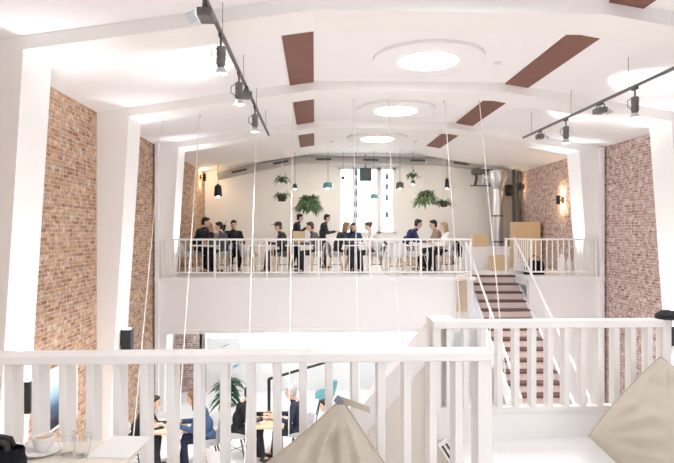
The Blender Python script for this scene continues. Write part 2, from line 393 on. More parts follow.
def flood(X, Z, Y, rz, label, blue=False, first=[None]):
    g = 'flood lamps on the tracks'
    if first[0] is None:
        r = thing('hanging_flood_lamp', label, 'flood lamp', (X, Y, Z-.018), rz, g)
        MB().bx(-.02, .02, -.08, .08, -.03, 0, .004).build('track_clip', DKGREY, r)
        MB().box((0, 0, -.11), (.14, .22, .08), None, .012).build('housing', GREY, r)
        MB().tube([(0, -.11, -.03), (0, -.14, -.06), (0, -.14, -.12)], .010, 6).build('bracket', DKGREY, r); MB().tube([(0, .11, -.03), (0, .14, -.06), (0, .14, -.12)], .010, 6).build('bracket', DKGREY, r)
        rf = MB().box((-.12, 0, -.12), (.10, .20, .012), (0, -.5, 0)).build('barn_door', SILVER, r)
        MB().box((-.074, 0, -.11), (.006, .18, .06)).build('glass', mat('flood_glass', (.55, .68, .85), .15, var=0, emit=(.8, .9, 1), estr=.6), r)
        first[0] = r; return r
    return dup(first[0], (X, Y, Z-.018), rz, label, g)
flood(TLX, TLZ, 5.15, 0, 'grey flood lamp with blue glass at the top left')
flood(TLX, TLZ, ydepth(TLX, 246), .3, 'small grey flood lamp on the left track')
flood(TRX, TRZ, ydepth(TRX, 600), PI, 'grey flood lamp on the right track between two spots')
flood(TRX, TRZ, ydepth(TRX, 540), PI-.2, 'grey flood lamp at the far end of the right track')
# black up and down wall lights on the columns
def col_x(z, side): 
    pts = [(GZ, .20), (.9, .24), (5.70, .54 if side < 0 else .58)]
    for (a, da), (b, db) in zip(pts, pts[1:]):
        if a <= z <= b:
            d = da + (db-da)*(z-a)/(b-a); return XL+d if side < 0 else XR-d
wl = None
def wall_light(Y, side, label):
    global wl
    x = col_x(1.9, side)
    loc = (x - side*(-.0) + (.10 if side < 0 else -.10), Y+.33, 1.67)
    if wl is None:
        wl = thing('wall_light', label, 'wall light', loc, 0, 'black column wall lights')
        MB().bx(-.085, .085, -.09, .09, 0, .36, .008).build('housing', BLACK, wl)
        MB().bx(-.06, .06, -.06, .06, .358, .364).build('lens', LENS, wl)
        MB().bx(-.105, -.08, -.05, .05, .08, .28).build('mount', BLACK, wl)
        return wl
    return dup(wl, loc, 0 if side < 0 else PI, label, 'black column wall lights')
wall_light(6.2, -1, 'black box wall light on the nearest left column')
wall_light(9.65, -1, 'black box wall light low on the second left column')
wall_light(9.65, 1, 'black box wall light on the right column beyond the railing end')
wall_light(6.2, 1, 'black box wall light on the nearest right column out of view')
def lamp(kind, name, loc, rot, energy, col=(1, 1, 1), size=.2, sy=None, angle=60, blend=.6):
    d = bpy.data.lights.new(name, kind); d.energy = energy; d.color = col
    if kind == 'AREA':
        d.size = size
        if sy: d.shape = 'RECTANGLE'; d.size_y = sy
    elif kind == 'SPOT': d.spot_size = math.radians(angle); d.spot_blend = blend; d.shadow_soft_size = size
    else: d.shadow_soft_size = size
    o = bpy.data.objects.new(name, d); COL.objects.link(o); o.location = loc; o.rotation_euler = rot; return o
COOL = (.90, .94, 1.0); WARM = (1, .97, .95)
for y in (6.2, 9.65, 13.1):
    for side in (-1, 1):
        x = col_x(1.9, side) - side*.10; zu = 2.08 if y < 13 else 2.74
        if y > 13: x = col_x(3.6, side) - side*.20
        lamp('SPOT', 'column_uplight', (x - side*.02, y+.33, zu), (PI, side*math.radians(3.0), 0), 150, COOL, .05, angle=46, blend=1)
        if y < 13: lamp('SPOT', 'column_downlight', (x, y+.33, 1.62), (0, 0, 0), 40, COOL, .05, angle=90, blend=.8)
for (X, Z, pxs) in ((TLX, TLZ, (221, 239, 255)), (TRX, TRZ, (635, 566))):
    for px in pxs: lamp('SPOT', 'track_spot_beam', (X, ydepth(X, px), Z-.46), (0, 0, 0), 240, WARM, .06, angle=100, blend=.7)
# flood lamps bounce off the sloping ceiling
lamp('SPOT', 'flood_beam', (TLX-.1, ydepth(TLX, 246), TLZ-.08), (0, math.radians(118), 0), 22, (1, 1, 1), .06, angle=110, blend=.9)
lamp('SPOT', 'flood_beam', (TLX-.1, 7.4, TLZ-.08), (0, math.radians(118), 0), 22, (1, 1, 1), .06, angle=110, blend=.9)
for px in (600, 540): lamp('SPOT', 'flood_beam', (TRX+.1, ydepth(TRX, px), TRZ-.08), (0, math.radians(-118), 0), 25, (1, 1, 1), .06, angle=110, blend=.9)
# ================================================================== cords from ceiling to floor
CORDS = [(163, 'leftmost slanting white cord beside the second left column'), (200, 'second white cord from the left in front of the balcony'), (257, 'white cord left of the diners in caps passing the dark spot lamp'),
         (293, 'white cord hanging in front of the standing diners'), (353, 'white cord in front of the middle of the back window'), (388, 'white cord in front of the right of the back window'),
         (444, 'white cord left of the stair in front of the balcony'), (479, 'rightmost white cord in front of the stair')]
for px, t in CORDS:
    x = ax(px, 10.6)
    r = thing('hanging_rope', t, 'cord', (x, 8.6, GZ), 0, 'white cords from ceiling to floor')
    MB().tube([(0, 0, .02), (0, 2.0, ceil_z(x)-GZ-.02)], .0085, 6).build('cord', ROPE, r, True)
    MB().lathe([(.001, 0), (.05, 0), (.05, .015), (.02, .03), (.001, .03)], n=12).build('floor_anchor', GREY, r, True)
    MB().cyl((0, 2.0, ceil_z(x)-GZ-.10), (0, 2.0, ceil_z(x)-GZ), .016, n=8).build('ceiling_hook', GREY, r)
# ================================================================== PEOPLE
def remesh(mb, name, m, vox, smooth=4):
    bmesh.ops.recalc_face_normals(mb.bm, faces=mb.bm.faces[:])
    me = bpy.data.meshes.new('tmp'); mb.bm.to_mesh(me); mb.bm.free()
    o = bpy.data.objects.new('tmp', me); COL.objects.link(o)
    md = o.modifiers.new('r', 'REMESH'); md.mode = 'VOXEL'; md.voxel_size = vox; md.use_smooth_shade = True
    sm = o.modifiers.new('s', 'SMOOTH'); sm.iterations = smooth; sm.factor = .5
    dg = bpy.context.evaluated_depsgraph_get()
    out = bpy.data.meshes.new_from_object(o.evaluated_get(dg)); out.name = name
    bpy.data.objects.remove(o); bpy.data.meshes.remove(me)
    out.materials.clear(); out.materials.append(m)
    for p in out.polygons: p.use_smooth = True
    return out
SKINS = {}
def skin(c): return mat('skin_%d' % int(c[0]*1000), c, .55, var=.04, scale=20)
def cloth(c): return mat('cloth_%d_%d_%d' % tuple(int(x*1000) for x in c), c, .9, var=.12, scale=14, bump=.3, bscale=40)
def hairm(c): return mat('hair_%d_%d' % (int(c[0]*1000), int(c[2]*1000)), c, .6, var=.3, scale=40)
def person(label, loc, rz, pose='sit', top=(.03, .03, .035), legs=(.03, .03, .04), hair=(.04, .025, .02), skinc=(.72, .48, .36), style='short', arms='table', lean=.12, yaw=0, pitch=.12, sc=1.0, group=None, vox=.0105):
    V = Vector
    sit = pose == 'sit'
    hz = .55 if sit else .93
    sp = [V((0, -.02, hz)), V((0, -.03 + lean*.18, hz+.20)), V((0, -.02 + lean*.42, hz+.38)), V((0, lean*.58, hz+.50))]
    neck = sp[3] + V((0, .01+lean*.05, .05)); hc = neck + V((0, .035+lean*.06, .125))
    sh = {s: V((s*.175, lean*.5-.01, hz+.455)) for s in (-1, 1)}
    if sit:
        kn = {s: V((s*.10, .40, .53)) for s in (-1, 1)}; an = {s: V((s*.10+.015*s, .36+.10*(s > 0), .09)) for s in (-1, 1)}
        hp = {s: V((s*.085, .0, .55)) for s in (-1, 1)}
    else:
        kn = {s: V((s*.095, .04+.05*s, .50)) for s in (-1, 1)}; an = {s: V((s*.10, -.02+.10*s, .085)) for s in (-1, 1)}
        hp = {s: V((s*.085, 0, .90)) for s in (-1, 1)}
    el, wr = {}, {}
    for s in (-1, 1):
        a = arms
        if a == 'raised' and s < 0: a = 'table'
        if a == 'phone' and s < 0: a = 'lap' if sit else 'side'
        if a == 'table': el[s] = V((s*.255, sh[s].y+.10, hz+.20)); wr[s] = V((s*.13, sh[s].y+.33, hz+.245))
        elif a == 'raised': el[s] = V((s*.33, sh[s].y+.18, hz+.42)); wr[s] = V((s*.25, sh[s].y+.20, hz+.66))
        elif a == 'phone': el[s] = V((s*.23, sh[s].y+.08, hz+.20)); wr[s] = V((s*.10, sh[s].y+.28, hz+.36))
        elif a == 'lap': el[s] = V((s*.24, sh[s].y+.0, hz+.18)); wr[s] = V((s*.12, sh[s].y+.20, hz+.10))
        elif a == 'chin': el[s] = V((s*.22, sh[s].y+.20, hz+.23)); wr[s] = V((s*.07, sh[s].y+.24, hz+.42))
        else: el[s] = V((s*.24, sh[s].y-.02, hz+.17)); wr[s] = V((s*.25, sh[s].y+.06, hz-.07))
    HM = Matrix.Translation(hc) @ Euler((-pitch, 0, yaw)).to_matrix().to_4x4()
    def H(p): return HM @ V(p)
    # ---- body: one continuous surface
    b = MB()
    b.ell(sp[0], (.155, .115, .12)); b.ell(sp[1], (.14, .10, .16)); b.ell(sp[2], (.155, .108, .17)); b.caps(sh[-1], sh[1], .055, .055)
    b.caps(sp[3], neck + V((0, .01, .05)), .055, .05)
    b.ell(hc + V((0, 0, .01)), (.074, .093, .108), HM)
    b.ell(H((0, .035, -.06)), (.052, .055, .055), HM)                     # jaw
    b.caps(H((0, .088, .018)), H((0, .108, -.022)), .009, .014, 8)         # nose
    b.ell(H((0, .078, .038)), (.05, .018, .012), HM)                       # brow
    b.ell(H((0, .086, -.055)), (.024, .010, .009), HM)                     # lips
    for s in (-1, 1): b.ell(H((s*.074, 0, 0)), (.012, .022, .032), HM)    # ears
    for s in (-1, 1):
        b.caps(hp[s], kn[s], .078, .055); b.caps(kn[s], an[s] , .052, .036); b.caps(an[s], an[s] + V((0, .14, -.05)), .036, .030)
        b.caps(sh[s], el[s], .048, .038); b.caps(el[s], wr[s], .037, .026)
        d = (wr[s]-el[s]).normalized(); pc = wr[s] + d*.045; side = d.cross(V((0, 0, 1)))
        side = side.normalized() if side.length > .1 else V((1, 0, 0)); up = side.cross(d).normalized()
        R = Matrix((side, d, up)).transposed().to_4x4()
        b.ell(pc, (.038, .05, .018), R)
        for q, (o, L) in enumerate(((-.030, .066), (-.010, .076), (.010, .072), (.029, .058))):
            k0 = pc + d*.036 + side*o; k1 = k0 + d*(L*.5) + side*o*.15 - up*.006; k2 = k1 + d*(L*.38) - up*.026
            b.caps(k0, k1, .0115, .0105, 8); b.caps(k1, k2, .0105, .0095, 8)
        t0 = pc - d*.02 - side*s*.03; t1 = t0 + d*.035 - side*s*.03 - up*.004; t2 = t1 + d*.028 - side*s*.004 - up*.01
        b.caps(t0, t1, .014, .012, 8); b.caps(t1, t2, .012, .010, 8)
    body = link('person', remesh(b, 'person', skin(skinc), vox, 3)); body.location = loc; body.rotation_euler = (0, 0, rz); body.scale = (sc,)*3
    tag(body, label, 'person', group)
    # ---- top
    t = MB(); g = .013
    t.ell(sp[0]+V((0, 0, .03)), (.155+g, .115+g, .11)); t.ell(sp[1], (.148+g, .108+g, .17)); t.ell(sp[2], (.16+g, .113+g, .165)); t.caps(sh[-1], sh[1], .055+g, .055+g)
    t.caps(sp[3], neck + V((0, 0, -.02)), .062, .060)
    for s in (-1, 1): t.caps(sh[s], el[s], .05+g, .04+g); t.caps(el[s], el[s].lerp(wr[s], .93), .038+g, .030+g)
    link('top', remesh(t, 'top', cloth(top), .014, 3), body)
    l = MB()
    l.ell(sp[0]+V((0, 0, -.01)), (.155+.009, .115+.009, .115))
    for s in (-1, 1): l.caps(hp[s], kn[s], .088, .066); l.caps(kn[s], kn[s].lerp(an[s], .93), .064, .052)
    link('trousers', remesh(l, 'trousers', cloth(legs), .014, 3), body)
    sm = mat('black_shoe', (.03, .03, .03), .5)
    for s in (-1, 1):
        q = MB(); a = an[s]
        q.ell(V((a.x, a.y+.07, .042)), (.046, .135, .042)); q.caps(V((a.x, a.y, .06)), V((a.x, a.y, .11)), .045, .045)
        q.build('shoe', sm, body, True)
    hm = hairm(hair); h = MB()
    h.ell(H((0, -.018, .036)), (.084, .094, .098), HM)
    h.ell(H((0, .05, .085)), (.062, .04, .035), HM)
    if style == 'long':
        h.ell(H((0, -.055, -.06)), (.082, .060, .15), HM)
        for s in (-1, 1): h.caps(H((s*.070, -.005, .02)), H((s*.078, .01, -.17)), .028, .022)
    elif style == 'bun': h.ell(H((0, -.10, .085)), (.045, .045, .045), HM)
    else: h.ell(H((0, -.045, -.02)), (.074, .062, .075), HM)
    link('hair', remesh(h, 'hair', hm, .011, 2), body)
    if style == 'cap':
        c = MB(); c.ell(H((0, -.008, .055)), (.090, .106, .082), HM); c.ell(H((0, .12, .062)), (.062, .075, .010), HM)
        c.build('cap', cloth((.05, .045, .05)), body, True)
    em = mat('dark_eye', (.03, .02, .02), .2, var=0)
    for s in (-1, 1): MB().ell(H((s*.030, .083, .016)), (.012, .008, .007), HM, 10, 8).build('eye', em, body, True)
    return body
# ------------------------------------------------------------------ shell chair
CH0 = {}
def shell_chair(label, loc, rz, colr='white', legs='wood', group='shell chairs on the balcony'):
    key = (colr, legs)
    if key in CH0: return dup(CH0[key], loc, rz, label, group)
    r = thing('shell_chair', label, 'chair', loc, rz, group)
    def fn(u, v):
        a = (u-.5)*2
        prof = [(.23, .435), (.20, .455), (.08, .440), (-.08, .430), (-.17, .445), (-.215, .52), (-.235, .62), (-.255, .72), (-.28, .80)]
        t = v*(len(prof)-1); i = min(int(t), len(prof)-2); f = t-i
        y = prof[i][0]*(1-f)+prof[i+1][0]*f; z = prof[i][1]*(1-f)+prof[i+1][1]*f
        w = .235 + .02*math.sin(v*PI) - .05*max(0, v-.7)/.3
        lift = (.15*math.sin(min(1, v*1.5)*PI*.8)+.01) * max(0, abs(a)-.55)/.45 * (1 if v < .75 else (1-v)/.25)
        fw = .10*max(0, abs(a)-.4)/.6 * min(1, max(0, v-.45)/.2)
        return Vector((a*w, y+fw, z+lift))
    mm = SHELL if colr == 'white' else mat('pale_teal_plastic', (.30, .62, .64), .4, var=0)
    MB().grid(fn, 14, 20, .012).build('shell', mm, r, True)
    lm = WOOD if legs == 'wood' else DKGREY
    for sx in (-1, 1):
        for sy in (-1, 1):
            MB().cyl((sx*.13, sy*.10, .43), (sx*.22, sy*.20, 0), .016, .011, 8).build('leg', lm, r)
    MB().tube([(-.17, -.15, .22), (.17, .15, .22)], .006, 6).tube([(-.17, .15, .22), (.17, -.15, .22)], .006, 6).build('brace', DKGREY, r)
    CH0[key] = r; return r
TB0 = []
def cafe_table(label, loc, w=.75, d=.75, group='white cafe tables on the balcony'):
    if TB0: return dup(TB0[0], loc, 0, label, group)
    r = thing('cafe_table', label, 'table', loc, 0, group)
    MB().bx(-w/2, w/2, -d/2, d/2, .715, .745, .006).build('tabletop', WHITE, r)
    for sx in (-1, 1):
        for sy in (-1, 1): MB().cyl((sx*(w/2-.10), sy*(d/2-.10), .715), (sx*(w/2-.05), sy*(d/2-.05), 0), .016, .012, 8).build('leg', WOOD, r)
    TB0.append(r); return r
CUP0 = {}
def cup(label, loc, cat='cup', group=None):
    if 'c' in CUP0: return dup(CUP0['c'], loc, random.uniform(-1, 1), label, group)
    r = thing('coffee_cup', label, cat, loc, 0, group)
    bd = MB().lathe([(.001, .0), (.022, 0), (.034, .02), (.040, .055), (.041, .06), (.037, .06), (.032, .022), (.001, .008)], n=20).build('bowl', CERAM, r, True)
    MB().tube([(.037, 0, .048), (.058, 0, .045), (.060, 0, .025), (.034, 0, .018)], .005, 6).build('handle', CERAM, r, True)
    CUP0['c'] = r; return r
R90 = PI/2
def B(px, Y): return Vector((ax(px, Y), Y, BZ))
# tables
for px, Y, t in ((206, 14.75, 'white table before the leftmost diners'), (263, 14.75, 'white table left of the diner in a dark cap'), (300, 14.75, 'white table holding the kraft carton'),
                 (356, 14.75, 'white table between the brown haired pair'), (396, 14.75, 'empty white table left of the navy diner'), (426, 14.75, 'white table beside the blond diner')):
    cafe_table(t, B(px, Y))
# seated / standing diners   px, Y, facing
L_, R_, C_, A_ = R90, -R90, PI, 0
DINERS = [
 ('person in black leaning over the leftmost table', 197, 15.3, R_, dict(sc=1.10, lean=.25, hair=(.02, .016, .015), arms='chin')),
 ('person with fair hair and pale top behind the leftmost table', 211, 15.9, C_, dict(hair=(.35, .23, .12), top=(.55, .45, .40), style='long', lean=.3)),
 ('person with dark hair and grey top facing left at the leftmost table', 224, 14.75, L_, dict(top=(.10, .10, .11), hair=(.03, .02, .02))),
 ('person in black with one arm raised', 233, 15.7, C_+.3, dict(arms='raised', sc=1.05, hair=(.015, .012, .012))),
 ('person in dark cap and charcoal top facing left', 283, 14.75, L_+.1, dict(style='cap', hair=(.16, .09, .05), top=(.045, .045, .05))),
 ('standing person in black with dark hair looking at a phone', 296, 17.0, R_, dict(pose='stand', arms='phone', sc=.95, hair=(.02, .015, .015))),
 ('person with brown hair and grey jacket facing left at the carton table', 317, 14.75, L_, dict(top=(.13, .13, .145), hair=(.09, .045, .03), lean=.2)),
 ('standing person in dark jacket behind the grey jacketed diner', 323, 16.8, R_, dict(pose='stand', sc=.94, arms='table', top=(.05, .05, .06), hair=(.02, .015, .015))),
 ('person with light brown hair facing right toward the middle table', 337, 14.75, R_, dict(hair=(.28, .16, .09), top=(.04, .04, .045), lean=.3, style='long')),
 ('person in dark blue jacket with long black hair behind the middle table', 353, 15.9, C_, dict(hair=(.02, .02, .03), style='long', top=(.03, .06, .10))),
 ('person with brown ponytail and white top facing left', 375, 14.75, L_, dict(hair=(.10, .05, .035), style='bun', top=(.75, .74, .73), lean=.2)),
 ('person in navy jumper leaning right on the far table', 405, 16.0, R_, dict(sc=1.08, hair=(.02, .02, .025), top=(.035, .035, .10), lean=.45)),
 ('person with black hair and tan top facing left', 438, 15.7, L_, dict(sc=1.06, hair=(.015, .012, .012), top=(.35, .25, .17))),
 ('person with blond hair and white top beside the stair', 447, 14.75, L_, dict(hair=(.40, .30, .18), top=(.76, .74, .72), style='long', lean=.05)),
]
used = []
for t, px, Y, f, kw in DINERS:
    kw = dict(kw); p = B(px, Y)
    person(t, p, f, **kw)
    if kw.get('pose') != 'stand':
        off = Matrix.Rotation(f, 3, 'Z') @ Vector((0, -.03, 0))
        dark = px in (375, 447)
        shell_chair('white shell chair under the ' + t.replace('person', 'diner').split(' behind the')[0].split(' leaning')[0].split(' at the')[0].split(' facing right')[0], p + off, f, 'white', 'wood')
cafe_table('white table under the elbows of the navy diner', B(424, 16.0))
shell_chair('empty white shell chair at the left end of the balcony', B(187, 14.6), R_)
shell_chair('empty white shell chair left of the capped diner', B(248, 14.65), R_)
shell_chair('empty white shell chair under the middle of the back window', B(396, 14.05) + Vector((0, .02, 0)), 0)
shell_chair('empty white shell chair in front of the navy diner', B(411, 14.5), L_)
shell_chair('empty white shell chair facing the blond diner', B(419, 15.45), R_-.6)
# coats over chair backs near the rail
def coat(label, loc, rz, m=BLACKF):
    def fn(u, v):
        a = (u-.5)*2; t = (v-.5)*2
        y = -.055*(1 if t > 0 else -1) * min(1, abs(t)*4) * (1+.5*abs(t)); z = .84 - .62*abs(t)**1.1 if t < 0 else .84 - .42*abs(t)
        w = .21 + .03*math.sin(abs(t)*3)
        return Vector((a*w, y + .015*math.sin(a*9+t*4), z - .07*a*a*(1-abs(t)) + .015*math.sin(a*5)))
    o = MB().grid(fn, 16, 24, .012).build('coat', m, None, True, loc); o.rotation_euler = (0, 0, rz)
    return tag(o, label, 'coat', 'coats over chair backs')
def coat_at(label, px, Y, f):
    coat(label, B(px, Y) + Matrix.Rotation(f, 3, 'Z') @ Vector((0, -.27, 0)), f)
coat_at('black coat over the chair back of the diner in white with a bun', 375, 14.75, L_)
coat_at('black coat over the chair back of the blond diner', 447, 14.75, L_)
coat_at('black coat over the chair back of the grey jacketed diner', 317, 14.75, L_)
coat_at('black coat over the chair back of the capped diner', 283, 14.75, L_+.1)
coat_at('black coat over the chair back of the grey topped diner', 224, 14.75, L_)
coat_at('dark coat over the empty chair left of the capped diner', 248, 14.65, R_)
# crockery on the balcony tables
i = 0
for px, Y, dx, dy, t in ((206, 14.75, .1, .1, 'white cup on the leftmost balcony table'), (263, 14.75, -.1, .05, 'white cup on the table before the capped diner'), (356, 14.75, .12, -.1, 'white cup at the right of the middle table'),
                         (356, 14.75, -.12, .08, 'white cup at the left of the middle table'), (426, 14.75, .1, 0, 'white cup on the table of the blond diner')):
    cup(t, B(px, Y) + Vector((dx, dy, .745)), group='cups on the balcony tables')
tag(MB().lathe([(.001, 0), (.035, 0), (.04, .10), (.036, .10), (.032, .006), (.001, .006)], n=16).build('tumbler', BLACK, None, True, B(413, 16.0) + Vector((.12, -.25, .745))), 'black tumbler on the table of the navy diner', 'tumbler')
def carton(name, label, c, d, rz=0, z0=None):
    r = thing(name, label, 'box', c, rz)
    w, dd, h = d
    MB().bx(-w/2, w/2, -dd/2, dd/2, 0, h-.004, .004).build('body', KRAFT, r)
    MB().bx(-w/2+.003, -.004, -dd/2+.003, dd/2-.003, h-.004, h).bx(.004, w/2-.003, -dd/2+.003, dd/2-.003, h-.004, h).build('flap', KRAFT, r)
    MB().bx(-.03, .03, -dd/2+.002, dd/2-.002, h, h+.001).build('tape', mat('packing_tape', (.55, .42, .25), .3), r)
    return r
carton('kraft_carton', 'kraft carton standing on the table of the grey jacketed diner', B(299, 14.85) + Vector((0, 0, .745)), (.32, .25, .36))
# ------------------------------------------------------------------ balcony back area
cb = thing('low_cabinet', 'low white cabinet behind the stair top', 'cabinet', (ax(488, 16.2), 16.3, BZ))
MB().bx(-.75, .60, -.25, .30, 0, .62, .006).build('body', WHITE, cb); MB().bx(-.78, .63, -.28, .33, .62, .66, .006).build('top', WHITE, cb)
for x in (-.74, -.295, .15): MB().bx(x+.01, x+.435, -.262, -.25, .05, .59).build('door', WHITE, cb)
carton('cardboard_box', 'small cardboard box on the low white cabinet', (ax(479.5, 16.3), 16.3, BZ+.66), (.42, .34, .37))
carton('cardboard_box', 'cardboard box on the floor at the stair top', (ax(498, 15.7), 15.7, BZ), (.48, .3, .42))
lp = thing('plywood_counter', 'tall plywood counter in front of the red brick at back right', 'counter', (ax(526, 16.6), 16.75, BZ))
MB().bx(-.36, .42, -.2, .2, 0, 1.36).build('body', KRAFT, lp); MB().bx(-.38, .44, -.22, .22, 1.36, 1.39).build('top', WOOD, lp)
# vertical duct
vd = thing('vertical_duct', 'silver vertical ventilation duct at the back right', 'duct', (ax(497.5, 18.2), 18.2, BZ))
MB().cyl((0, 0, 0), (0, 0, 2.5), .17, n=24).build('pipe', SILVER, vd, True)
MB().lathe([(.17, 2.5), (.19, 2.52), (.32, 2.9), (.32, 3.1), (.17, 3.1)], n=24).build('hopper', SILVER, vd, True)
for z in (.75, 1.6): MB().lathe([(.171, z), (.185, z), (.185, z+.05), (.171, z+.05)], n=24).build('band', GREY, vd, True)
for px, t in ((514.5, 'left dark riser pipe beside the brick at back right'), (519, 'right grey riser pipe beside the brick at back right')):
    r = thing('riser_pipe', t, 'pipe', (6.55 if px < 516 else 6.72, 18.2, BZ), 0, 'riser pipes')
    MB().cyl((0, 0, 0), (0, 0, ceil_z(r.location.x)-BZ), .055, n=14).build('pipe', DKGREY if px < 516 else GREY, r, True)
    for z in (.8, 1.8, 2.6): MB().lathe([(.056, z), (.07, z), (.07, z+.04), (.056, z+.04)], n=14).build('clamp', GREY, r, True)
# wall duct along the back following the roof
hd = thing('ceiling_duct', 'grey ventilation duct along the back wall following the roof', 'duct', (0, 18.5, 0))
pts = [(ax(218, 18.5), 5.60), (ax(262, 18.5), 5.92), (ax(300, 18.5), 6.16), (ax(440, 18.5), 6.12), (ax(480, 18.5), 5.95)]
MB().tube([(x, 0, z) for x, z in pts], .14, 16).build('pipe', mat('painted_duct', (.42, .40, .39), .5, .2), hd, True)
for k, (a, b) in enumerate(zip(pts, pts[1:])):
    n = 3 if k == 2 else 1
    for q in range(n):
        f = (q+.5)/n; x = a[0]+(b[0]-a[0])*f; z = a[1]+(b[1]-a[1])*f; an = math.atan2(b[1]-a[1], b[0]-a[0])
        MB().box((x, -.137, z), (.5, .03, .07), (0, -an, 0)).build('slot_grille', DKGREY, hd)
ml = thing('duct_manifold', 'cluster of dark pipe fittings left of the silver duct', 'pipe fitting', (ax(482, 18.4), 18.35, 5.50))
MB().cyl((-.35, 0, .25), (.35, 0, .25), .10, n=14).build('header_pipe', GREY, ml, True)
for x in (-.25, 0, .25): MB().tube([(x, 0, .25), (x+.04, -.05, .08), (x, -.02, -.18)], .045, 10).build('branch_pipe', DKGREY if x else SILVER, ml, True)
MB().lathe([(.05, -.05), (.12, -.05), (.12, 0), (.05, 0)], (.1, -.15, .1), 14).build('hand_wheel', WHITE, ml, True)
MB().bx(-.4, .4, -.02, .02, -.22, -.18).build('support_bar', GREY, ml)
spk = thing('loudspeaker', 'black loudspeaker on a pale board beside the silver duct', 'loudspeaker', (ax(508.5, 18.86), 18.7, 5.0))
MB().bx(-.13, .13, -.12, .12, 0, .36, .01).build('cabinet', BLACK, spk)
MB().lathe([(.001, 0), (.09, .01), (.10, 0), (.001, -.005)], n=18).build('cone', DKGREY, spk, True).rotation_euler = (PI/2, 0, 0)
spk.children[-1].location = (0, -.125, .13)
MB().bx(-.05, .05, .12, .26, .12, .24).build('bracket', DKGREY, spk)
tag(MB().bx(-.28, .28, -.03, .03, 0, 2.6, .004).build('pale_board', mat('pale_board', (.72, .62, .52), .7, var=.06), None, False, (ax(508.5, 18.93), 18.95, BZ)), 'tall pale board on the back wall behind the loudspeaker', 'board')
# sconces
def sconce(label, loc, rz, first=[None]):
    if first[0]: return dup(first[0], loc, rz, label, 'warm wall sconces')
    r = thing('wall_sconce', label, 'wall lamp', loc, rz, 'warm wall sconces')
    MB().bx(-.05, .05, -.02, 0, -.09, .09, .004).build('back_plate', BLACK, r)
    MB().cyl((0, -.02, 0), (0, -.10, 0), .012, n=8).build('arm', BLACK, r)
    MB().lathe([(.05, -.12), (.052, .12), (.046, .12), (.046, -.12)], (0, -.14, 0), 16).build('shade', BLACK, r, True)
    MB().ell((0, -.14, 0), (.03, .03, .05)).build('bulb', BULB, r, True)
    first[0] = r; return r
def sconce_lamp(x, y, z): lamp('POINT', 'sconce_glow', (x, y, z), (0, 0, 0), 4, (1, .72, .42), .05)
for px, py, t in ((524, 187, 'farther warm sconce on the right brick wall'), (563, 200, 'nearer warm sconce on the right brick wall')):
    Y = XR / math.tan(math.atan((px-337)/F) + YAW); p = at(px, py, Y)
    sconce(t, (XR, Y, p.z), -R90)
    for dz in (.2, -.2): sconce_lamp(XR-.15, Y, p.z+dz)
Y = 18.4; p = at(206, 178, Y)
sconce('warm sconce on the left brick wall near the back corner', (XL, 18.2, p.z), R90)
for dz in (.2, -.2): sconce_lamp(XL+.15, 18.2, p.z+dz)
# pendants and hanging planters over the diners
def pendant(label, px, py, Y, r0, h, m, lit=True):
    p = at(px, py, Y); zc = ceil_z(p.x)-p.z
    r = thing('pendant_lamp', label, 'pendant lamp', p, 0, 'pendant lamps over the diners')
    MB().cyl((0, 0, h/2), (0, 0, zc), .006, n=6).build('flex', BLACK, r)
    MB().lathe([(r0*.9, -h/2), (r0, -h/2), (r0*.8, h*.3), (.02, h/2), (.001, h/2), (.001, h/2-.02), (r0*.7, h*.25)], n=20).build('lamp_shade', m, r, True)
    MB().ell((0, 0, -h/2+.01), (.035, .035, .05)).build('bulb', BULB, r, True)
    if lit: lamp('POINT', 'pendant_glow', p + Vector((0, 0, -h/2-.10)), (0, 0, 0), 4, (1, .88, .72), .04)
pendant('black cylinder pendant lamp left over the diners', 218, 190, 17.4, .13, .38, BLACK)
pendant('teal pendant lamp left of the back window', 328, 185, 17.6, .17, .20, TEAL)
pendant('dark pendant lamp right of the back window', 400, 185, 17.6, .14, .22, DKGREY)
pendant('small teal pendant lamp in front of the back window', 374, 196, 17.6, .13, .16, TEAL, False)
pendant('small black pendant lamp beside the hanging fern at right', 447, 183, 17.4, .07, .32, BLACK)
pendant('small dark pendant lamp above the left hanging pots', 295, 186, 17.4, .08, .16, DKGREY)
pendant('small bulb pendant right of the teal lamp', 343, 178, 17.9, .06, .12, DKGREY)
pendant('small bulb pendant left of the hanging fern at right', 413, 182, 17.6, .07, .14, DKGREY)
def planter(label, px, py, Y, pr, fr, nleaf, L, m=LEAF, trail=.5, potm=TERRA):
    p = at(px, py, Y); zc = ceil_z(p.x)-p.z
    r = thing('hanging_planter', label, 'hanging plant', p, 0, 'hanging plants over the diners')
    h = pr*1.3
    MB().lathe([(.001, -h*.5), (pr*.7, -h*.5), (pr, h*.5), (pr*.92, h*.5), (pr*.85, h*.35), (.001, h*.35)], n=18).build('pot', potm, r, True)
    c = MB()
    for k in range(3):
        a = k*2*PI/3; c.cyl((pr*math.cos(a), pr*math.sin(a), h*.5), (0, 0, h*.5+.45), .005, n=5)
    c.cyl((0, 0, h*.5+.44), (0, 0, zc), .006, n=5)
    c.build('hanger', ROPE, r)
    f = MB(); rnd = random.Random(px)
    for k in range(nleaf):
        a = rnd.uniform(0, 2*PI); e = rnd.uniform(-.3, 1.1); q = rnd.uniform(0, 1)
        base = Vector((math.cos(a), math.sin(a), 0))*(pr*rnd.uniform(.3, 1.1)) + Vector((0, 0, h*.5 - q*fr*trail + rnd.uniform(0, .08)))
        base += Vector((math.cos(a), math.sin(a), 0))*q*fr*.35
        f.leaf(base, (math.cos(a)*math.cos(e), math.sin(a)*math.cos(e), math.sin(e)), L*rnd.uniform(.6, 1.1), L*.28, rnd.uniform(.4, 1.2))
    f.build('foliage', m, r, True)
planter('small trailing plant in a dark pot at upper left', 282, 180, 17.4, .10, .25, 60, .18, LEAFD)
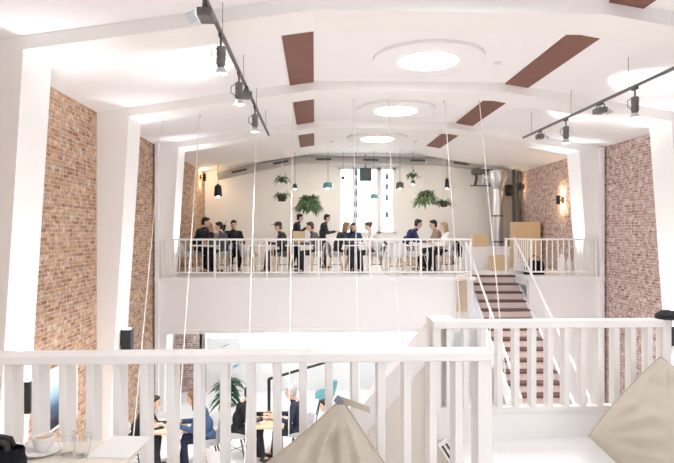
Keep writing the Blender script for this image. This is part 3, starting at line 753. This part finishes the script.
planter('dark round pot plant hanging left of the large fern', 282, 198, 17.4, .16, .25, 60, .16, LEAFD, .3)
planter('large bushy fern hanging over the standing diners', 309, 201, 17.2, .17, .50, 420, .24, LEAF, .8)
planter('bushy fern hanging at the right over the diners', 426, 195, 17.2, .14, .55, 320, .22, LEAF, .7)
planter('small dark pot plant hanging right of the fern', 444, 204, 17.2, .14, .25, 70, .18, LEAFD, .4)
planter('small plant hanging at the upper right of the back window', 413, 176, 17.9, .08, .2, 60, .16, LEAFD, .5)
# strings of bottles in front of the window
for px, t, zs in ((356, 'string of blue grey glass bottles left of the window middle', (172, 182, 192, 203, 214)), (387, 'string of blue grey glass bottles on the right of the window', (176, 186, 197, 214))):
    p0 = at(px, zs[0], 18.0)
    r = thing('hanging_bottle_string', t, 'bottle string', (p0.x, 18.0, ceil_z(p0.x)), 0, 'bottle strings')
    BG = mat('blue_grey_glass', (.16, .24, .30), .2, var=.1)
    zl = at(px, zs[-1], 18.0).z - r.location.z
    MB().cyl((0, 0, zl-.05), (0, 0, .02), .006, n=6).build('string', GREY, r)
    for py in zs:
        z = at(px, py, 18.0).z - r.location.z
        MB().lathe([(.001, -.11), (.055, -.11), (.06, -.09), (.06, .02), (.025, .07), (.025, .11), (.001, .11)], (0, 0, z), 12).build('bottle', BG, r, True)
p = at(365.5, 181, 18.6)
pr = thing('projector_box', 'dark teal box hanging above the back window', 'box', (p.x, 18.6, p.z))
MB().bx(-.19, .19, -.15, .15, 0, .42, .01).build('case', mat('dark_teal', (.05, .09, .11), .5), pr); MB().bx(-.12, .12, -.165, -.15, .1, .32).build('front_grille', DKGREY, pr)
MB().cyl((0, 0, .42), (0, 0, ceil_z(p.x)-p.z), .02, n=8).build('mount', GREY, pr)
# goods on the right balcony
def bag(name, label, loc, d, m, hm, rz=0):
    r = thing(name, label, 'bag', loc, rz); w, dd, h = d
    def fn(u, v):
        a = u*2*PI; t = v; s = (1 - .35*t**2)
        q = lambda c: math.copysign(abs(c)**.6, c)
        n = .03*noise.noise(Vector((math.cos(a)*2, math.sin(a)*2, t*4 + loc[0])))
        return Vector((q(math.cos(a))*w/2*(1-.12*t+n), q(math.sin(a))*dd/2*s*(1+n*2), h*t*(1-.10*abs(math.cos(a))*t)))
    MB().grid(fn, 28, 10, .006).build('body', m, r, True)
    for sy in (-1, 1):
        MB().tube([(-w*.22, sy*dd*.28, h*.9), (-w*.18, sy*dd*.24, h*1.22), (0, sy*dd*.2, h*1.36), (w*.18, sy*dd*.24, h*1.22), (w*.22, sy*dd*.28, h*.9)], .010, 8).build('handle', hm, r, True)
    return r
bag('holdall', 'black holdall on the floor behind the right balcony railing', (ax(535, 14.0), 14.05, BZ), (.5, .3, .36), BLACKF, BLACK)
bag('carrier_bag', 'white carrier bag slumped left of the black holdall', (ax(521, 14.2), 14.3, BZ), (.36, .25, .28), PAPER, PAPER)
for k, (px, t) in enumerate(((562, 'leftmost white canister on the right balcony'), (570, 'second white canister from the left on the right balcony'), (577, 'third white canister from the left on the right balcony'), (584, 'rightmost white canister on the right balcony'))):
    h = (.52, .40, .44, .42)[k]
    r = thing('canister', t, 'canister', (ax(px, 14.1), 14.1+.06*(k % 2), BZ), 0, 'white canisters on the right balcony')
    MB().lathe([(.001, 0), (.085, 0), (.085, h*.8), (.07, h*.86), (.001, h*.86)], n=18).build('body', CERAM, r, True)
    MB().lathe([(.001, h*.86), (.05, h*.86), (.05, h), (.001, h)], n=14).build('lid', WHITE, r, True)
# beige cloth and rods by the stair
p = at(462, 281, BY-.2)
cl = thing('cloth_strip', 'beige cloth strip with hanging cords over the balcony edge left of the stair', 'cloth', (p.x, BY-.16, p.z))
def fnc(u, v): return Vector(((u-.5)*.22*(1+.15*v), -.02*math.sin(u*9)-.01, -v*.72))
BEIG = mat('beige_cloth', (.74, .66, .52), .9, var=.05, scale=10)
MB().grid(fnc, 14, 8, .006).build('cloth', BEIG, cl, True)
for k in range(5):
    x = -.10+.05*k; MB().tube([(x, -.02, -.70), (x*1.6, -.03, -1.0), (x*2.6-.03, -.03, -1.3)], .009, 6).build('fringe_cord', BEIG, cl)
MB().bx(-.13, .13, -.02, .02, -.01, .03).build('rod', WOOD, cl)
# ================================================================== GROUND FLOOR
def G(px, Y): return Vector((ax(px, Y), Y, GZ))
def long_table(label, x0, x1, y0, y1):
    r = thing('dining_table', label, 'table', ((x0+x1)/2, (y0+y1)/2, GZ)); w, d = x1-x0, y1-y0
    MB().bx(-w/2, w/2, -d/2, d/2, .71, .75, .006).build('tabletop', WOOD, r)
    for sx in (-1, 1):
        for sy in (-1, 1): MB().bx(sx*(w/2-.08)-.03, sx*(w/2-.08)+.03, sy*(d/2-.08)-.03, sy*(d/2-.08)+.03, 0, .71).build('leg', WHITE, r)
    return r
tx0, tx1 = ax(250, 10.2)-.1, ax(285, 10.2)
long_table('pale wooden dining table between the navy and black jackets', tx0+.1, tx1, 9.75, 10.65)
long_table('pale wooden dining table at the far left of the lower floor', ax(146, 9.9), ax(186, 9.9), 9.55, 10.25)
wc = 'wire chairs on the lower floor'
LOW = [('person in navy jumper with grey hair facing left downstairs', 298, 10.2, L_, dict(top=(.025, .03, .06), hair=(.45, .44, .43), legs=(.03, .04, .06))),
       ('person with brown hair and denim jacket facing left downstairs', 208, 9.9, L_+.1, dict(top=(.05, .095, .18), legs=(.015, .022, .05), hair=(.20, .10, .05), style='long', lean=.3)),
       ('person in black jacket with bent head downstairs', 238, 10.2, R_, dict(top=(.015, .015, .018), hair=(.05, .03, .025), lean=.25)),
       ('person in black coat at the far left table downstairs', 135, 9.9, R_, dict(top=(.02, .02, .022), hair=(.03, .02, .02), lean=.45, sc=.95)),
       ('person in black jumper behind the beige linen cushion downstairs', 342, 9.5, L_, dict(top=(.02, .02, .025), hair=(.03, .02, .02), lean=.35, sc=.97))]
for t, px, Y, f, kw in LOW:
    p = G(px, Y); person(t, p, f, **kw)
    off = Matrix.Rotation(f, 3, 'Z') @ Vector((0, -.03, 0))
    shell_chair('white shell chair under the ' + t.replace('person', 'diner').split(' with bent')[0].split(' facing')[0].split(' turned')[0], p + off, f, 'white', 'steel', 'white chairs downstairs')
shell_chair('empty white shell chair before the denim diner downstairs', G(222, 8.9), R_+.4, 'white', 'steel', 'white chairs downstairs')
shell_chair('pale teal shell chair in front of the black guard rail', G(325, 12.5), L_, 'teal', 'steel', 'white chairs downstairs')
# plates and bread on the lower table
def plate(label, loc, r0=.13, group='plates on the lower table'):
    return tag(MB().lathe([(.001, .0), (r0*.6, 0), (r0, .016), (r0, .02), (r0*.6, .006), (.001, .006)], n=24).build('plate', CERAM, None, True, loc), label, 'plate', group)
cx = (tx0+.1+tx1)/2
plate('white plate before the navy diner downstairs', (tx1-.18, 10.25, GZ+.75)); plate('white plate in the middle of the lower dining table', (cx, 10.35, GZ+.75)); plate('white plate before the black jacket diner downstairs', (tx0+.27, 10.0, GZ+.75))
b = MB(); b.ell((0, 0, .04), (.09, .05, .04)); tag(b.build('bread_loaf', mat('bread_crust', (.30, .13, .06), .8, var=.3), None, True, (cx, 10.35, GZ+.757)), 'brown bread loaf on the middle plate downstairs', 'bread')
for dx, y, t in ((-.14, 9.95, 'clear tumbler left of the bread downstairs'), (.22, 10.5, 'clear tumbler behind the bread downstairs')):
    tag(MB().lathe([(.001, 0), (.03, 0), (.036, .11), (.033, .11), (.028, .008), (.001, .008)], n=16).build('drinking_glass', GLASS, None, True, (cx+dx, y, GZ+.75)), t, 'glass')
cup('white cup on the far left lower table', G(160, 9.8) + Vector((0, .05, .75)))
cup('second white cup near the wall on the far left lower table', G(152, 10.0) + Vector((0, .05, .75)))
pl = thing('potted_plant', 'dark leafed potted plant behind the denim diner downstairs', 'plant', G(228, 12.2))
MB().lathe([(.001, 0), (.16, 0), (.20, .40), (.18, .40), (.17, .34), (.001, .34)], n=20).build('pot', CERAM, pl, True)
MB().tube([(0, 0, .34), (.02, .01, .7), (-.02, 0, .95)], .018, 8).build('stem', WOOD, pl, True)
f = MB(); rnd = random.Random(4)
for k in range(90):
    a = rnd.uniform(0, 2*PI); e = rnd.uniform(-.2, .8); f.leaf((0, 0, rnd.uniform(.55, .98)), (math.cos(a)*math.cos(e), math.sin(a)*math.cos(e), math.sin(e)), rnd.uniform(.25, .5), .10, .5)
f.build('foliage', LEAFD, pl, True)
# black pipe guard downstairs
bg = thing('pipe_guard', 'black pipe guard rail standing behind the navy diner downstairs', 'guard rail', G(269, 12.0))
pa, pb = at(269, 379, 12.0), at(327, 362, 13.4); za = pa.z-GZ
MB().cyl((0, 0, 0), (0, 0, za), .035, n=10).build('post', BLACK, bg)
MB().tube([(0, 0, za), (pb.x-pa.x, 1.4, pb.z-GZ)], .03, 10).build('rail', BLACK, bg)
MB().cyl((pb.x-pa.x, 1.4, 0), (pb.x-pa.x, 1.4, pb.z-GZ), .035, n=10).build('post', BLACK, bg)
# poster of blue strokes on the lower wall and a dark patch
po = thing('wall_picture', 'pale poster with blue brush strokes on the wall under the balcony', 'poster', (ax(224, LY), LY-.012, .05))
MB().bx(-.45, .45, -.05, -.036, 0, .95).build('sheet', PAPER, po)
s = MB(); rnd = random.Random(9)
for k in range(10):
    x = rnd.uniform(-.4, .3); z = rnd.uniform(.15, .75); s.tube([(x, -.052, z), (x+.09, -.052, z+.05), (x+.2, -.052, z+rnd.uniform(-.02, .18))], [.004, .014, .003], 6)
s.build('brush_strokes', mat('blue_ink', (.15, .38, .58), .6, var=.3), po)
# black bar stools near the stair downstairs
bs = None
for px, t in ((453, 'leftmost black bar stool beside the stair foot'), (476, 'middle black bar stool beside the stair foot'), (494, 'rightmost black bar stool beside the stair foot')):
    loc = (ax(px, 9.3) if px > 460 else ax(px, 9.6), 9.3 if px > 460 else 9.6, GZ)
    if bs is None:
        bs = thing('bar_stool', t, 'stool', loc, 0, 'black bar stools')
        MB().bx(-.17, .17, -.17, .17, .70, .76, .02).build('seat', BLACK, bs)
        MB().bx(-.17, .17, .15, .18, .78, 1.0, .01).build('backrest', BLACK, bs)
        for sx in (-1, 1):
            for sy in (-1, 1): MB().cyl((sx*.13, sy*.13, .70), (sx*.19, sy*.19, 0), .014, .012, 8).build('leg', SILVER, bs)
            MB().cyl((sx*.15, .165, .70), (sx*.15, .165, .82), .012, n=8).build('back_post', SILVER, bs)
    else: dup(bs, loc, 0, t, 'black bar stools')
# blue black picture on the left brick wall
pw = thing('wall_picture', 'large glossy blue and black picture on the left brick wall', 'picture', (XL, 8.32, .97))
def pic_mat():
    m = bpy.data.materials.new('seascape_print'); m.use_nodes = True; nt = m.node_tree; b = nt.nodes['Principled BSDF']; b.inputs['Roughness'].default_value = .25
    tc = nt.nodes.new('ShaderNodeTexCoord'); sp_ = nt.nodes.new('ShaderNodeSeparateXYZ'); r = nt.nodes.new('ShaderNodeValToRGB')
    nt.links.new(tc.outputs['Generated'], sp_.inputs[0]); nt.links.new(sp_.outputs[2], r.inputs[0]); nt.links.new(r.outputs[0], b.inputs['Base Color'])
    e = r.color_ramp.elements; e[0].position = .1; e[0].color = (.01, .012, .02, 1); e[1].position = .85; e[1].color = (.75, .86, .93, 1)
    q = e.new(.38); q.color = (.04, .09, .18, 1); q = e.new(.6); q.color = (.32, .52, .75, 1); return m
MB().bx(.0, .03, -.45, .45, 0, .80).build('print', pic_mat(), pw)
MB().bx(0, .036, -.48, -.45, -.03, .83).bx(0, .036, .45, .48, -.03, .83).bx(0, .036, -.45, .45, -.03, 0).bx(0, .036, -.45, .45, .80, .83).build('frame', WHITE, pw)
# cool tube lights under the balcony
for x, t in ((-1.4, 'left cool white tube light under the balcony'), (.9, 'right cool white tube light under the balcony')):
    r = thing('tube_light', t, 'tube light', (x, 13.75, 2.38), 0, 'tube lights under the balcony')
    MB().bx(-.8, .8, -.05, .05, .02, .09).build('housing', WHITE, r); MB().cyl((-.78, 0, 0), (.78, 0, 0), .022, n=10).build('tube', TUBEL, r, True)
# ================================================================== FOREGROUND PROPS
TZ = 2.93
ft = thing('front_table', 'pale table at the lower left corner holding cups', 'table', (-1.12, 1.72, PZ))
MB().bx(-.50, .48, -.42, .40, TZ-PZ-.028, TZ-PZ, .005).build('tabletop', mat('cream_tabletop', (.80, .74, .64), .4, var=.04, scale=8), ft)
for sx in (-1, 1):
    for sy in (-1, 1): MB().cyl((sx*.42, sy*.35, TZ-PZ-.028), (sx*.45, sy*.38, 0), .018, n=10).build('leg', WHITE, ft)
def T(px, py):
    zc = (ZE-TZ)*F/(py-234); a = math.atan((px-337)/F)+YAW; Y = zc/(math.cos(YAW)+math.tan(a)*math.sin(YAW)); return Vector((Y*math.tan(a), Y, TZ))
p = T(42, 453)
tag(MB().lathe([(.001, .002), (.04, .0), (.064, .010), (.066, .013), (.04, .006), (.001, .006)], n=32).build('saucer', CERAM, None, True, p), 'white saucer under the cup on the front table', 'saucer')
cf = thing('coffee_cup', 'white cup on the saucer on the front table', 'cup', p + Vector((.0, .012, .006)), -2.6, None, .92)
MB().lathe([(.001, 0), (.022, 0), (.034, .018), (.040, .05), (.0405, .054), (.037, .054), (.031, .02), (.001, .006)], n=28).build('bowl', CERAM, cf, True)
MB().tube([(.036, 0, .045), (.056, 0, .042), (.058, 0, .022), (.033, 0, .016)], .005, 8).build('handle', CERAM, cf, True)
MB().lathe([(.001, .040), (.035, .040), (.034, .043), (.001, .043)], n=24).build('coffee', mat('milky_coffee', (.55, .38, .24), .3), cf, True)
for px, py, h, t in ((67, 455, .075, 'clear tumbler beside the saucer on the front table'), (82, 456, .07, 'clear tumbler beside the menu on the front table')):
    tag(MB().lathe([(.001, .0015), (.022, .0015), (.030, h), (.0285, h), (.0215, .004), (.001, .004)], n=24).build('drinking_glass', GLASS, None, True, T(px, py)), t, 'glass', 'tumblers on the front table')
m = MB(); m.box((0, 0, .002), (.15, .2, .003)); m = m.build('menu_sheet', PAPER, None, False, T(121, 447)); m.rotation_euler = (0, 0, -.1); tag(m, 'white menu sheet at the front table corner', 'menu')
ph = thing('notebook', 'dark notebook under the edge of the menu on the front table', 'notebook', T(106, 479)); 
MB().box((0, 0, .006), (.13, .17, .011), None, .003).build('cover', mat('dark_cover', (.07, .06, .055), .5), ph); MB().box((.003, 0, .006), (.126, .165, .007)).build('pages', PAPER, ph)
hb = bag('handbag', 'black handbag on the front table at the left edge', T(-2, 470), (.17, .09, .075), BLACKF, BLACK, .2)
# pillows
def pillow(name, label, side, thick, M, seed, pin=.07, wr=1.0):
    def surf(sgn):
        def fn(u, v):
            a, b = (u-.5)*2, (v-.5)*2
            x = a*side/2*(1 - pin*(1-b*b)*abs(a)); y = b*side/2*(1 - pin*(1-a*a)*abs(b))
            k = max(0, (1-abs(a)**2.6))*max(0, (1-abs(b)**2.6)); z = thick/2*k**.55
            n = noise.noise(Vector((a*1.7+seed, b*1.7, sgn*2)))*.030 + noise.noise(Vector((a*4+seed, b*4, sgn*3)))*.012
            ridge = 0
            for q, (ca, cb_) in enumerate(((1, 1), (-1, 1), (1, -1), (-1, -1))):      # gathers radiating from the corners
                da, db = ca-a, cb_-b; rr = math.hypot(da, db); th = math.atan2(db*cb_, da*ca)
                ridge += .012*wr*math.sin(th*17 + seed*q + 2*noise.noise(Vector((a*2, b*2, q+seed)))) * math.exp(-((rr-.55)/.42)**2)
            ridge += .014*wr*(abs(noise.noise(Vector((a*2.2+3, b*2.2, seed*2))))-.25)
            return M @ Vector((x, y, sgn*(z + (n+ridge)*min(1, k*2))))
        return fn
    mb = MB(); N = 64
    mb.grid(surf(1), N, N); mb.grid(surf(-1), N, N)
    bmesh.ops.remove_doubles(mb.bm, verts=mb.bm.verts[:], dist=.0015)
    o = mb.build(name, LINEN, None, True); tag(o, label, 'cushion')
    e = []
    for k in range(4):
        for q in range(20):
            t = q/20
            a, b = ((2*t-1, -1), (1, 2*t-1), (1-2*t, 1), (-1, 1-2*t))[k]
            e.append(M @ Vector((a*side/2*(1-pin*(1-b*b)*abs(a)), b*side/2*(1-pin*(1-a*a)*abs(b)), 0)))
    e.append(e[0]); MB().tube(e, .006, 6).build('piping', LINENSEAM, o, True)
    return o
def pil_matrix(c, ang, tilt, yaw=0):
    # pillow plane faces the camera (-Y), leaning back by tilt, turned in its plane by ang
    return Matrix.Translation(c) @ Euler((0, 0, yaw)).to_matrix().to_4x4() @ Euler((PI/2 - tilt, 0, 0)).to_matrix().to_4x4() @ Euler((0, 0, ang)).to_matrix().to_4x4()
pillow('floor_cushion', 'beige linen cushion propped on the near railing with its corner up', .60, .26, pil_matrix((.045, 2.13, 2.635), math.radians(45-10), .25, .1), 1.3, .05, 1.9)
pillow('beanbag', 'large grey beige beanbag slumped against the right railing', .80, .36, pil_matrix((2.27, 3.36, 2.42), math.radians(42), .66, -.1), 5.1, -.035, 1.6)
nc = [o for o in COL.objects if o.name == 'floor_cushion'][0]
tip = max((v.co for v in nc.data.vertices), key=lambda c: c.z).copy()
MB().grid(lambda u, v: tip + Vector((-.004 + .115*u, -.012 - .02*math.sin(u*PI), -.002 - .012*u - .03*u*u + (v-.5)*.030*(1-.2*u))), 14, 3, .006).build('corner_strap', mat('cream_strap', (.66, .60, .50), .9, bump=.3, bscale=200), nc, True)
MB().box(tip + Vector((-.01, -.008, -.006)), (.04, .018, .03), (0, .7, 0), .005).build('corner_tab', mat('grey_tab', (.22, .22, .28), .8), nc, label='grey corner tab')
# booklet on the platform
bk = thing('booklet', 'white booklet with black bars leaning behind the near railing end', 'booklet', (ax(455, 2.75), 2.75, PZ))
bp = at(449, 452, 2.75)
R_bk = Euler((.15, math.radians(-32), 0)).to_matrix().to_4x4()
MB().box((0, 0, bp.z-PZ-.05), (.055, .012, .26), R_bk).build('cover', PAPER, bk)
for k in (-1, 1): MB().box(Vector((0, 0, bp.z-PZ-.05)) + (R_bk.to_3x3() @ Vector((k*.011, -.0065, .06))), (.009, .003, .11), R_bk).build('black_bar', BLACK, bk)
MB().bx(-.08, .09, -.05, .06, 0, .09).build('foot_block', WHITE, bk)
# cap hung on the far railing end
cp = thing('flat_cap', 'black cap resting on the right end of the right railing', 'cap', (ax(672, FYR+.05)-.03, FYR+.045, 3.085))
MB().lathe([(.001, .062), (.05, .056), (.085, .03), (.09, .0), (.001, .0)], n=22).build('crown', BLACKF, cp, True)
MB().ell((0, -.09, .008), (.07, .06, .007)).build('peak', BLACKF, cp, True)
# ================================================================== WORLD, CAMERA, VIEW
W = bpy.data.worlds.new('World'); S.world = W; W.use_nodes = True
bgn = W.node_tree.nodes['Background']; bgn.inputs[0].default_value = (.95, .97, 1, 1); bgn.inputs[1].default_value = 1.35
cam = bpy.data.cameras.new('camera'); co = bpy.data.objects.new('camera', cam); COL.objects.link(co)
co.location = (0, 0, ZE); co.rotation_euler = (PI/2, 0, -YAW)
cam.sensor_fit = 'HORIZONTAL'; cam.sensor_width = 36; cam.lens = F/674*36; cam.shift_y = 2.5/674; cam.clip_start = .05
S.camera = co
S.view_settings.view_transform = 'Standard'; S.view_settings.look = 'None'; S.view_settings.gamma = 1; S.view_settings.use_curve_mapping = False
S.view_settings.exposure = 1.22
S.cycles.max_bounces = 12; S.cycles.diffuse_bounces = 8; S.cycles.use_denoising = True
S.cycles.sample_clamp_indirect = 6
